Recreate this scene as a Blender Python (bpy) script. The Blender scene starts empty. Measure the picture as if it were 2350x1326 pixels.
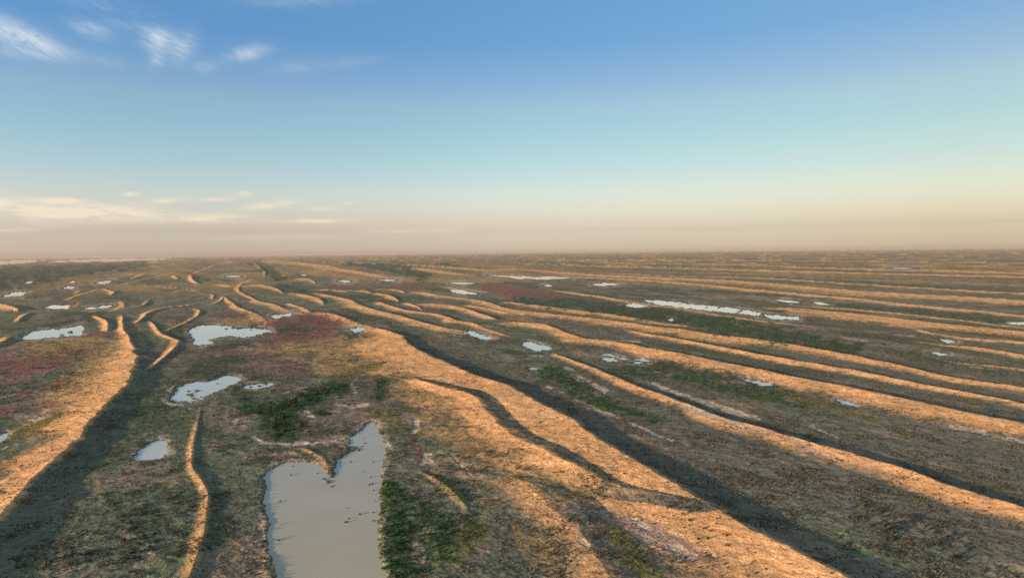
import bpy, bmesh, math, random
import numpy as np
from mathutils import Matrix, Vector

random.seed(7)
RNG = np.random.default_rng(11)
scene = bpy.context.scene
COL = scene.collection

# ------------------------------------------------------------------ camera
CAM_H = 120.0
F = 2350 * 24.0 / 36.0
PITCH = math.atan(84.0 / F)
ROLL = math.radians(0.58)
fw = np.array([0, math.cos(PITCH), -math.sin(PITCH)])
r0 = np.array([1.0, 0, 0])
u0 = np.cross(r0, fw)
rt = math.cos(ROLL) * r0 - math.sin(ROLL) * u0
up = math.sin(ROLL) * r0 + math.cos(ROLL) * u0
cam_d = bpy.data.cameras.new("camera")
cam_d.lens = 24.0
cam_d.sensor_width = 36.0
cam_d.clip_start = 1.0
cam_d.clip_end = 300000.0
cam = bpy.data.objects.new("camera", cam_d)
COL.objects.link(cam)
cam.matrix_world = Matrix(((rt[0], up[0], -fw[0], 0), (rt[1], up[1], -fw[1], 0),
                           (rt[2], up[2], -fw[2], CAM_H), (0, 0, 0, 1)))
scene.camera = cam

# ------------------------------------------------------------------ light
SUN_AZ = math.radians(180 + 55)      # compass bearing of the sun, +Y = north
SUN_EL = math.radians(6.6)
SUN_STRENGTH = 5.0
SKY_STRENGTH = 0.12
EXPOSURE = 1.2
sun_dir = Vector((math.sin(SUN_AZ) * math.cos(SUN_EL), math.cos(SUN_AZ) * math.cos(SUN_EL), math.sin(SUN_EL)))
sl = bpy.data.lights.new("sun", 'SUN')
sl.energy = SUN_STRENGTH
sl.angle = math.radians(0.6)
sl.color = (1.0, 0.68, 0.38)
so = bpy.data.objects.new("sun", sl)
COL.objects.link(so)
so.rotation_euler = (-sun_dir).to_track_quat('-Z', 'Y').to_euler()
so.location = (0, 0, 400)

scene.view_settings.view_transform = 'Standard'
scene.view_settings.look = 'None'
scene.view_settings.exposure = EXPOSURE
scene.view_settings.gamma = 1.0
scene.render.engine = 'CYCLES'
scene.cycles.use_denoising = False
scene.cycles.max_bounces = 6
scene.cycles.volume_bounces = 1


class NT:
    """small helper for building node trees"""
    def __init__(self, tree):
        self.t = tree
        self.n = tree.nodes
        self.l = tree.links

    def new(self, kind, **kw):
        nd = self.n.new(kind)
        for k, v in kw.items():
            setattr(nd, k, v)
        return nd

    def put(self, sock, v):
        if hasattr(v, 'is_output'):
            self.l.new(v, sock)
        else:
            sock.default_value = v

    def m(self, op, a, b=None, c=None, clamp=False):
        nd = self.new('ShaderNodeMath', operation=op, use_clamp=clamp)
        self.put(nd.inputs[0], a)
        if b is not None:
            self.put(nd.inputs[1], b)
        if c is not None:
            self.put(nd.inputs[2], c)
        return nd.outputs[0]

    def mix(self, fac, a, b, blend='MIX'):
        nd = self.new('ShaderNodeMix', data_type='RGBA', blend_type=blend)
        self.put(nd.inputs[0], fac)
        self.put(nd.inputs[6], a if hasattr(a, 'is_output') else (*a, 1))
        self.put(nd.inputs[7], b if hasattr(b, 'is_output') else (*b, 1))
        return nd.outputs[2]

    def noise(self, vec, scale, detail=4, rough=0.55, dist=0.0):
        nd = self.new('ShaderNodeTexNoise')
        self.l.new(vec, nd.inputs['Vector'])
        nd.inputs['Scale'].default_value = scale
        nd.inputs['Detail'].default_value = detail
        nd.inputs['Roughness'].default_value = rough
        nd.inputs['Distortion'].default_value = dist
        return nd.outputs['Fac']

    def ramp(self, fac, stops):
        nd = self.new('ShaderNodeValToRGB')
        el = nd.color_ramp.elements
        while len(el) < len(stops):
            el.new(0.5)
        for e, (p, c) in zip(el, stops):
            e.position = p
            e.color = (*c, 1)
        self.put(nd.inputs[0], fac)
        return nd.outputs[0]


def build_world():
    w = bpy.data.worlds.new("World")
    scene.world = w
    w.use_nodes = True
    w.node_tree.nodes.clear()
    T = NT(w.node_tree)
    sky = T.new('ShaderNodeTexSky', sky_type='NISHITA')
    sky.sun_disc = False
    sky.sun_elevation = SUN_EL
    sky.sun_rotation = SUN_AZ
    sky.altitude = 0.0
    sky.air_density = 1.0
    sky.dust_density = 1.0
    sky.ozone_density = 1.5
    tc = T.new('ShaderNodeTexCoord').outputs['Generated']
    sep = T.new('ShaderNodeSeparateXYZ')
    T.l.new(tc, sep.inputs[0])
    x, y, z = sep.outputs
    col = sky.outputs[0]
    # tint of the dusty evening air by height; unseen upper stops brightened as added warm fill
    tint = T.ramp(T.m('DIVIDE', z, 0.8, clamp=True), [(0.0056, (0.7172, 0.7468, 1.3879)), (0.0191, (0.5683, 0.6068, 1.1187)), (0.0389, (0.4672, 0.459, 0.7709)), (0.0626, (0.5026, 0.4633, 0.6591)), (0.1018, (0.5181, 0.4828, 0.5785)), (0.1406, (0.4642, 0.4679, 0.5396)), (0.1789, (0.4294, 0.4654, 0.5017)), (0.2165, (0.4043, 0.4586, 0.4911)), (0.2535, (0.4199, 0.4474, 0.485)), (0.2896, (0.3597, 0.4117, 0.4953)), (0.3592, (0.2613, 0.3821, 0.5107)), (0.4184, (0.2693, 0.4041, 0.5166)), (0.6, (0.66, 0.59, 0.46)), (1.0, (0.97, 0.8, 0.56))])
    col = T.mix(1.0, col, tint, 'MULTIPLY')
    side = T.ramp(T.m('MULTIPLY_ADD', x, 0.9, 0.5, clamp=True), [(0.0, (0.54, 0.545, 0.57)), (0.14, (0.53, 0.53, 0.55)), (0.5, (0.5, 0.5, 0.5)), (1.0, (0.36, 0.36, 0.32))])
    side_hi = T.ramp(T.m('MULTIPLY_ADD', x, 0.9, 0.5, clamp=True), [(0.0, (0.48, 0.53, 0.58)), (0.14, (0.48, 0.52, 0.56)), (0.5, (0.5, 0.5, 0.5)), (1.0, (0.50, 0.425, 0.39))])
    side = T.mix(T.m('DIVIDE', z, 0.30, clamp=True), side, side_hi)
    col = T.mix(1.0, col, side, 'MULTIPLY')
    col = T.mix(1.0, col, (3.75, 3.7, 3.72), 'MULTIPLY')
    # cirrus: wisps gathered in a few places of the sky, by direction
    ys = T.m('MAXIMUM', y, 0.05)
    X = T.m('DIVIDE', x, ys)
    Z = T.m('DIVIDE', z, ys)

    def blobs(items):
        tot = None
        for (px, py, rx, ry, a, sh) in items:
            cx = (px - 1175) / F
            cz = (579 - py + (px - 1175) * -0.0102) / F
            dx = T.m('SUBTRACT', X, cx)
            dz = T.m('ADD', T.m('SUBTRACT', Z, cz), T.m('MULTIPLY', dx, sh))
            ex = T.m('POWER', T.m('ABSOLUTE', T.m('DIVIDE', dx, rx / F)), 2.0)
            ez = T.m('POWER', T.m('ABSOLUTE', T.m('DIVIDE', dz, ry / F)), 2.0)
            g = T.m('MULTIPLY', T.m('EXPONENT', T.m('MULTIPLY', T.m('ADD', ex, ez), -1.0)), a)
            tot = g if tot is None else T.m('ADD', tot, g)
        return tot

    front = T.m('GREATER_THAN', y, 0.06)
    comb = T.new('ShaderNodeCombineXYZ')
    T.l.new(T.m('MULTIPLY_ADD', Z, 0.55, X), comb.inputs[0])
    T.l.new(T.m('MULTIPLY_ADD', Z, 2.6, T.m('MULTIPLY', X, 1.0)), comb.inputs[1])
    n1 = T.noise(comb.outputs[0], 34.0, 9, 0.68, 0.9)
    n1b = T.noise(comb.outputs[0], 9.0, 4, 0.55, 0.3)
    hi = blobs([(35, 78, 75, 28, 0.95, 0.38), (120, 110, 60, 24, 0.7, 0.35), (385, 102, 34, 26, 0.95, 0.1), (440, 118, 28, 30, 0.6, -0.4),
                (375, 148, 18, 16, 0.55, 0), (235, 78, 42, 18, 0.6, 0.3), (320, 72, 50, 12, 0.4, 0.3),
                (580, 132, 46, 15, 0.75, -0.15), (485, 162, 24, 12, 0.5, 0), (250, 145, 50, 14, 0.3, 0.2),
                (700, 160, 60, 16, 0.18, -0.1), (820, 150, 60, 12, 0.16, -0.1), (700, 15, 130, 14, 0.25, 0),
                (250, 20, 120, 20, 0.2, 0.2), (60, 130, 90, 14, 0.3, 0.1)])
    nn = T.m('MULTIPLY_ADD', n1, 1.1, T.m('MULTIPLY', n1b, 0.7))
    hi_a = T.m('MULTIPLY', T.m('MULTIPLY_ADD', nn, 2.6, -1.62, clamp=True), hi, clamp=True)
    hi_a = T.m('MULTIPLY', hi_a, T.m('MULTIPLY', front, 0.6))
    col = T.mix(hi_a, col, CLOUD_HI)
    comb2 = T.new('ShaderNodeCombineXYZ')
    T.l.new(X, comb2.inputs[0])
    T.l.new(T.m('MULTIPLY_ADD', Z, 7.0, T.m('MULTIPLY', X, 0.55)), comb2.inputs[1])
    n2 = T.noise(comb2.outputs[0], 16.0, 6, 0.6, 0.3)
    lo = blobs([(60, 478, 110, 22, 1.1, 0.14), (250, 487, 130, 18, 1.1, 0.04), (150, 461, 45, 6, 0.8, 0), (395, 460, 40, 6, 0.8, -0.05),
                (305, 447, 18, 5, 0.7, 0), (567, 446, 16, 5, 0.6, 0), (510, 457, 45, 5, 0.7, -0.05), (625, 472, 60, 8, 0.7, -0.08),
                (480, 500, 90, 10, 0.8, 0), (715, 508, 80, 4, 0.8, 0), (805, 469, 12, 4, 0.5, 0), (20, 525, 90, 8, 0.5, 0),
                (740, 480, 40, 5, 0.4, 0), (950, 530, 120, 5, 0.35, 0), (640, 545, 150, 8, 0.2, 0)])
    lo_a = T.m('MULTIPLY', T.m('MULTIPLY_ADD', n2, 3.4, -0.95, clamp=True), T.m('MULTIPLY', lo, 1.3), clamp=True)
    lo_a = T.m('MULTIPLY', lo_a, T.m('MULTIPLY', front, 0.66))
    col = T.mix(lo_a, col, CLOUD_LO)
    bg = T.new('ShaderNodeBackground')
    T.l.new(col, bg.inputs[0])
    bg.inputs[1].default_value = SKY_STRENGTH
    out = T.new('ShaderNodeOutputWorld')
    T.l.new(bg.outputs[0], out.inputs[0])


CLOUD_HI = (3.2, 3.3, 3.3)
CLOUD_LO = (3.7, 3.1, 2.3)
build_world()


# ------------------------------------------------------------------ projection between photograph pixels and the ground
def unproj(px, py, z=0.0):
    px = np.asarray(px, float)
    py = np.asarray(py, float)
    dx = px - 1175.0
    dy = py - 663.0
    d = [fw[i] * F + rt[i] * dx - up[i] * dy for i in range(3)]
    k = (z - CAM_H) / np.minimum(d[2], -1e-3)
    return d[0] * k, d[1] * k


def proj(x, y):
    z = -CAM_H
    c = x * fw[0] + y * fw[1] + z * fw[2]
    a = x * rt[0] + y * rt[1] + z * rt[2]
    b = x * up[0] + y * up[1] + z * up[2]
    ok = c > 20
    c = np.where(ok, c, 1.0)
    return np.where(ok, 1175 + F * a / c, 1e5), np.where(ok, 663 - F * b / c, 1e5)


# ------------------------------------------------------------------ noise
def _hash(ix, iy, seed):
    h = (ix.astype(np.int64) * 374761393 + iy.astype(np.int64) * 668265263 + seed * 1442695041) & 0xFFFFFFFF
    h = ((h ^ (h >> 13)) * 1274126177) & 0xFFFFFFFF
    h = (h ^ (h >> 16)) & 0xFFFF
    return h.astype(np.float32) / 65535.0


def vn(x, y, seed=0):
    ix = np.floor(x)
    iy = np.floor(y)
    fx = (x - ix).astype(np.float32)
    fy = (y - iy).astype(np.float32)
    fx = fx * fx * (3 - 2 * fx)
    fy = fy * fy * (3 - 2 * fy)
    a = _hash(ix, iy, seed)
    b = _hash(ix + 1, iy, seed)
    c = _hash(ix, iy + 1, seed)
    d = _hash(ix + 1, iy + 1, seed)
    return (a + (b - a) * fx) * (1 - fy) + (c + (d - c) * fx) * fy


def fbm(x, y, seed=0, octv=4, gain=0.5):
    t = 0
    a = 1.0
    s = 0
    for i in range(octv):
        t = t + a * vn(x, y, seed + i * 17)
        s += a
        a *= gain
        x = x * 2.03 + 11.3
        y = y * 2.03 + 5.7
    return t / s


def sm(a, b, x):
    t = np.clip((x - a) / (b - a), 0, 1)
    return t * t * (3 - 2 * t)


# ------------------------------------------------------------------ dune crests traced on the ground: (x, y, t)
# t > 0: the lit slope reaches t further down the picture; t < 0: it reaches |t| to the left
DUNES = [
    # main dune right of the pond, and its inner crest
    dict(p=[(722, 715, 10), (760, 719, 12), (820, 738, 14), (890, 758, 30), (921, 771, -150), (945, 795, -190), (1000, 822, -210), (1071, 853, -230), (1166, 887, -270), (1279, 947, -340), (1347, 985, -390), (1380, 1012, -410), (1449, 1053, -430), (1524, 1097, -440), (1575, 1124, -430), (1608, 1145, -420), (1686, 1193, -400), (1788, 1247, -380), (1873, 1291, -360), (1928, 1326, -350), (2150, 1460, -350)], H=3.4, lee=12, ex=1.4, sf=(1.0, 0.30), taper=(0.06, 0)),
    dict(p=[(930, 862, -50), (966, 876, -60), (1013, 890, -70), (1064, 903, -90), (1102, 924, -100), (1115, 944, -100), (1136, 971, -100), (1183, 1009, -105), (1252, 1043, -110), (1320, 1077, -110), (1388, 1107, -110), (1446, 1128, -110), (1524, 1147, -110), (1600, 1165, -110)], H=1.8, lee=6.5, ex=1.4, add=True, sf=(1.0, 0.3), taper=(0.15, 0.3)),
    dict(p=[(1410, 1190, -40), (1465, 1190, -30), (1500, 1215, -25), (1545, 1245, -20), (1590, 1270, -20), (1620, 1300, -20)], H=2.2, taper=(0.12, 0.12)),
    dict(p=[(1150, 1080, -60), (1210, 1120, -80), (1290, 1190, -90), (1360, 1270, -95), (1430, 1370, -95)], H=1.5, ex=1.0, add=True, sa=0.6, sf=(1.0, 0.3), lee=3.5, taper=(0.3, 0.1)),
    dict(p=[(958, 1082, -14), (1000, 1100, -16), (1040, 1130, -18), (1065, 1160, -18), (1085, 1185, -16)], H=0.9, sa=0.4, taper=(0.25, 0.4), lee=8),
    # long thin dune in the right middle distance
    dict(p=[(1268, 808, 4), (1279, 813, 7), (1306, 823, 10), (1354, 840, 12), (1405, 862, 15), (1456, 883, 17), (1524, 908, 19), (1575, 926, 20), (1652, 955, 23), (1754, 983, 27), (1856, 1014, 31), (1958, 1042, 34), (2060, 1072, 36), (2163, 1107, 38), (2265, 1138, 40), (2350, 1165, 42), (2650, 1275, 46)], taper=(0.04, 0)),
    dict(p=[(1173, 737, 8), (1245, 744, 16), (1286, 757, 18), (1333, 774, 18), (1398, 781, 19), (1456, 791, 20), (1524, 804, 27), (1575, 812, 28), (1652, 829, 27), (1754, 849, 25), (1856, 870, 34), (1958, 888, 33), (2060, 911, 44), (2163, 934, 42), (2265, 955, 38), (2350, 972, 34), (2650, 1045, 34)], taper=(0.05, 0)),
    dict(p=[(1420, 752, 4), (1480, 764, 6), (1550, 776, 8), (1652, 795, 9), (1754, 814, 10), (1856, 831, 11), (1958, 848, 11), (2060, 870, 11), (2163, 889, 11), (2265, 909, 11), (2350, 926, 11), (2650, 990, 12)], taper=(0.15, 0)),
    dict(p=[(945, 669, 5), (980, 671, 6), (1013, 677, 8), (1102, 688, 9), (1139, 700, 11), (1183, 710, 12), (1252, 718, 12), (1320, 725, 12), (1422, 737, 13), (1490, 747, 14), (1575, 757, 16), (1652, 768, 17), (1754, 780, 18), (1856, 797, 16), (1958, 815, 14), (2060, 837, 12), (2163, 861, 10), (2265, 877, 9), (2350, 890, 9), (2650, 950, 9)], taper=(0.05, 0)),
    dict(p=[(1166, 691, 5), (1217, 698, 7), (1286, 706, 8), (1354, 715, 9), (1422, 723, 9), (1490, 734, 7), (1560, 744, 6), (1618, 757, 4)], taper=(0.12, 0.12)),
    dict(p=[(1262, 664, 3), (1354, 676, 4), (1422, 686, 5), (1490, 696, 6), (1575, 706, 6), (1652, 720, 5), (1754, 734, 5), (1856, 747, 5), (1924, 757, 4)], taper=(0.15, 0.15)),
    dict(p=[(1737, 708, 6), (1780, 705, 8), (1822, 704, 12), (1890, 711, 18), (1993, 722, 22), (2095, 734, 21), (2197, 745, 20), (2350, 759, 18), (2650, 790, 18)], taper=(0.08, 0)),
    dict(p=[(1800, 700, 3), (1900, 704, 3), (2030, 715, 3), (2200, 733, 3), (2350, 750, 3), (2600, 775, 3)], taper=(0.2, 0)),
    dict(p=[(2090, 752, 4), (2163, 766, 5), (2270, 778, 5), (2350, 783, 6), (2600, 810, 6)], taper=(0.2, 0)),
    dict(p=[(2080, 781, 3), (2129, 785, 4), (2231, 795, 6), (2350, 814, 7), (2600, 850, 7)], taper=(0.2, 0)),
    dict(p=[(2150, 824, 3), (2220, 833, 4), (2350, 846, 5), (2600, 880, 5)], taper=(0.2, 0)),
    # far lines on the right
    dict(p=[(1139, 616, 3), (1217, 618, 4), (1303, 625, 5), (1388, 630, 6), (1575, 638, 8), (1686, 643, 10), (1822, 654, 12), (1958, 666, 13), (2095, 674, 13), (2231, 681, 14), (2350, 689, 14), (2700, 712, 14)], taper=(0.1, 0)),
    dict(p=[(1150, 628, 2), (1217, 631, 3), (1388, 637, 4), (1575, 648, 5), (1686, 659, 6), (1822, 671, 6), (1958, 683, 7), (2095, 698, 7), (2231, 710, 7), (2350, 722, 7), (2700, 755, 8)], taper=(0.1, 0)),
    dict(p=[(1390, 625, 2), (1550, 633, 2), (1754, 637, 3), (1958, 650, 3), (2163, 662, 4), (2350, 672, 4), (2700, 690, 4)], taper=(0.2, 0)),
    dict(p=[(1300, 610, 2), (1450, 612, 2), (1650, 617, 3), (1850, 622, 4), (2100, 628, 4), (2350, 633, 5), (2700, 640, 5)], taper=(0.2, 0)),
    dict(p=[(1350, 602, 2), (1550, 605, 2), (1754, 608, 3), (1958, 616, 4), (2163, 620, 4), (2350, 626, 4), (2700, 634, 4)], taper=(0.2, 0)),
    dict(p=[(1250, 596, 1.5), (1550, 597, 2), (1850, 598, 2), (2350, 603, 2), (2700, 606, 2)], taper=(0.2, 0)),
    dict(p=[(633, 597, 3), (681, 602, 4), (749, 609, 5), (800, 618, 5), (877, 632, 5), (918, 640, 5), (962, 644, 3)], taper=(0.1, 0.1)),
    dict(p=[(819, 601, 3), (911, 609, 4), (1013, 621, 5), (1081, 630, 5), (1149, 633, 4)], taper=(0.15, 0.1)),
    dict(p=[(940, 606, 2), (993, 609, 3), (1081, 616, 4), (1183, 625, 3)], taper=(0.12, 0.12)),
    # middle: the fan of thin crests
    dict(p=[(551, 669, -12), (579, 683, -16), (596, 691, 7), (630, 698, 8), (664, 710, 8), (708, 720, 7), (740, 722, 5)], taper=(0.1, 0.1)),
    dict(p=[(664, 696, 4), (698, 706, 5), (718, 718, 6)], taper=(0.12, 0.12)),
    dict(p=[(671, 671, 4), (708, 677, 6), (735, 686, 8), (745, 701, -14)], taper=(0.12, 0.12)),
    dict(p=[(725, 672, 4), (775, 681, 6), (806, 688, 10), (819, 696, 12), (860, 710, 14), (911, 722, 14), (962, 737, 13), (1013, 749, 12), (1064, 757, 10), (1098, 763, 9), (1139, 774, 6), (1170, 784, 4)], taper=(0.1, 0.1)),
    dict(p=[(865, 691, 5), (894, 700, 6), (928, 710, 7), (966, 715, 8), (1013, 723, 8), (1047, 734, 8), (1081, 739, 9), (1115, 752, 9), (1149, 764, 8), (1190, 778, 5)], taper=(0.1, 0.1)),
    dict(p=[(966, 696, 6), (1013, 698, 9), (1064, 706, 11), (1098, 717, 11), (1132, 728, 9), (1149, 735, 6)], taper=(0.1, 0.1)),
    dict(p=[(1075, 700, 5), (1115, 706, 6), (1149, 713, 6), (1180, 720, 4)], taper=(0.12, 0.12)),
    dict(p=[(864, 672, 4), (894, 677, 5), (911, 686, 5), (916, 693, -9)], taper=(0.12, 0.12)),
    dict(p=[(935, 694, 4), (959, 703, 5), (971, 713, -9)], taper=(0.12, 0.12)),
    dict(p=[(795, 666, 3), (836, 666, 4), (857, 672, 3)], taper=(0.12, 0.12)),
    dict(p=[(870, 662, 2), (911, 664, 4), (935, 672, 3)], taper=(0.12, 0.12)),
    dict(p=[(1027, 657, 3), (1047, 662, 3)], taper=(0.2, 0.2)),
    dict(p=[(1068, 662, 2), (1100, 666, 3), (1132, 671, 3)], taper=(0.2, 0.2)),
    dict(p=[(596, 652, 3), (630, 659, 6), (654, 674, -14)], taper=(0.12, 0.12)),
    dict(p=[(514, 679, -14), (531, 693, -18), (551, 706, -22), (592, 720, -34), (613, 734, -36), (630, 754, -30), (640, 766, -18)], taper=(0.1, 0.1)),
    dict(p=[(380, 673, -10), (430, 664, -10), (466, 671, -8)], taper=(0.2, 0.2)),
    dict(p=[(510, 652, 3), (550, 656, 4), (596, 652, 3)], taper=(0.2, 0.2)),
    dict(p=[(553, 672, -12), (548, 660, -12), (562, 648, -10), (590, 640, -8)], taper=(0.1, 0.2)),
    dict(p=[(330, 606, -10), (300, 613, -12), (220, 630, -14), (150, 644, -14)], taper=(0.4, 0.4), sa=0.5, H=2.0),
    dict(p=[(420, 622, -10), (340, 640, -12), (250, 660, -14), (205, 670, -12)], taper=(0.4, 0.4), sa=0.5, H=1.6),
    dict(p=[(500, 606, -6), (470, 618, -8), (440, 630, -8)], taper=(0.2, 0.2), H=2.2),
    dict(p=[(740, 664, 3), (775, 665, 3), (800, 668, 3)], taper=(0.2, 0.2)),
    dict(p=[(480, 700, -10), (505, 690, -10), (514, 679, -8)], taper=(0.2, 0.2), H=1.6),
    dict(p=[(150, 690, -12), (184, 676, -12), (238, 662, -12)], taper=(0.2, 0.2), H=1.8),
    dict(p=[(245, 716, -12), (279, 705, -14), (327, 700, -12), (345, 688, -10)], taper=(0.2, 0.2), H=2.2),
    # left: crescents
    dict(p=[(281, 722, -14), (282, 751, -18), (296, 778, -40), (310, 812, -80), (313, 819, -95), (306, 842, -120), (293, 876, -145), (265, 903, -155), (231, 941, -160), (197, 978, -160), (170, 1012, -160), (119, 1060, -190), (61, 1111, -180), (20, 1155, -170), (0, 1176, -170), (-110, 1290, -170), (-200, 1400, -170)], H=3.2, ex=1.3, sf=(0.9, 0.2), taper=(0.06, 0)),
    dict(p=[(346, 736, -10), (356, 748, -14), (366, 762, -18), (381, 771, -22), (410, 781, -22), (395, 802, -16), (361, 832, -16), (337, 849, -14), (303, 863, -10)], taper=(0.1, 0.15), H=4.0),
    dict(p=[(418, 708, -8), (439, 708, -10), (458, 712, -12), (453, 723, -12), (430, 737, -10), (408, 747, -9), (368, 764, -6)], taper=(0.12, 0.12), H=3.5),
    dict(p=[(470, 696, -12), (426, 700, -14), (374, 706, -14), (340, 717, -14), (330, 727, -14), (310, 744, -10)], taper=(0.12, 0.12), H=4.0),
    dict(p=[(340, 822, -10), (325, 815, -10), (313, 822, -10)], taper=(0.12, 0.12), H=1.5),
    dict(p=[(466, 672, 4), (490, 677, -10), (487, 686, -8)], taper=(0.12, 0.12)),
    dict(p=[(438, 630, -10), (443, 642, -12), (460, 652, -12)], taper=(0.12, 0.12), H=4),
    dict(p=[(579, 597, -8), (599, 614, -8), (609, 623, -8), (608, 638, -8), (596, 648, -8)], taper=(0.15, 0.2), H=5),
    dict(p=[(698, 638, 3), (718, 643, 4), (725, 652, -8)], taper=(0.12, 0.12)),
    dict(p=[(630, 628, 2), (674, 633, 3)], taper=(0.2, 0.2)),
    dict(p=[(218, 723, -14), (245, 737, -20), (245, 751, -22), (250, 761, -14)], taper=(0.12, 0.12), H=4),
    dict(p=[(238, 662, -14), (262, 669, -16), (252, 676, -12)], taper=(0.12, 0.12), H=4),
    dict(p=[(88, 717, -12), (61, 720, -14), (34, 740, -10)], taper=(0.12, 0.12), H=3),
    dict(p=[(-30, 694, -40), (0, 696, -40), (20, 700, -40), (41, 708, -40), (30, 714, -30)], taper=(0.1, 0.2), H=5),
    dict(p=[(279, 691, -14), (283, 700, -16), (255, 710, -12)], taper=(0.12, 0.12), H=3),
    dict(p=[(339, 690, -8), (327, 703, -8)], taper=(0.2, 0.2), H=2.5),
    dict(p=[(184, 693, -8), (163, 706, -8)], taper=(0.2, 0.2), H=2.5),
    dict(p=[(184, 665, -10), (170, 674, -10)], taper=(0.2, 0.2), H=3),
    dict(p=[(290, 612, -10), (310, 620, -10)], taper=(0.2, 0.2), H=3),
    dict(p=[(400, 632, -12), (412, 640, -12)], taper=(0.2, 0.2), H=3),
    dict(p=[(340, 627, -14), (300, 640, -14)], taper=(0.2, 0.2), H=3),
    dict(p=[(360, 655, -14), (420, 660, -14)], taper=(0.2, 0.2), H=2),
    dict(p=[(30, 770, -24), (0, 785, -24), (-40, 800, -24)], taper=(0.3, 0.1), H=3),
    # low path-like ridge in the left foreground and the spit in the pond
    dict(H=1.0, sa=0.6, lee=9, p=[(466, 905, -8), (456, 961, -12), (443, 1022, -16), (439, 1067, -18), (456, 1094, -20), (473, 1121, -22), (477, 1148, -24), (473, 1182, -30), (466, 1233, -34), (449, 1278, -36), (432, 1326, -38), (400, 1420, -40)], taper=(0.6, 0)),
    dict(p=[(690, 1026, -14), (732, 1044, -18), (748, 1062, -16), (760, 1086, -12)], sa=0.4, lee=10, H=0.9, taper=(0.2, 0.15)),
]

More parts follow.
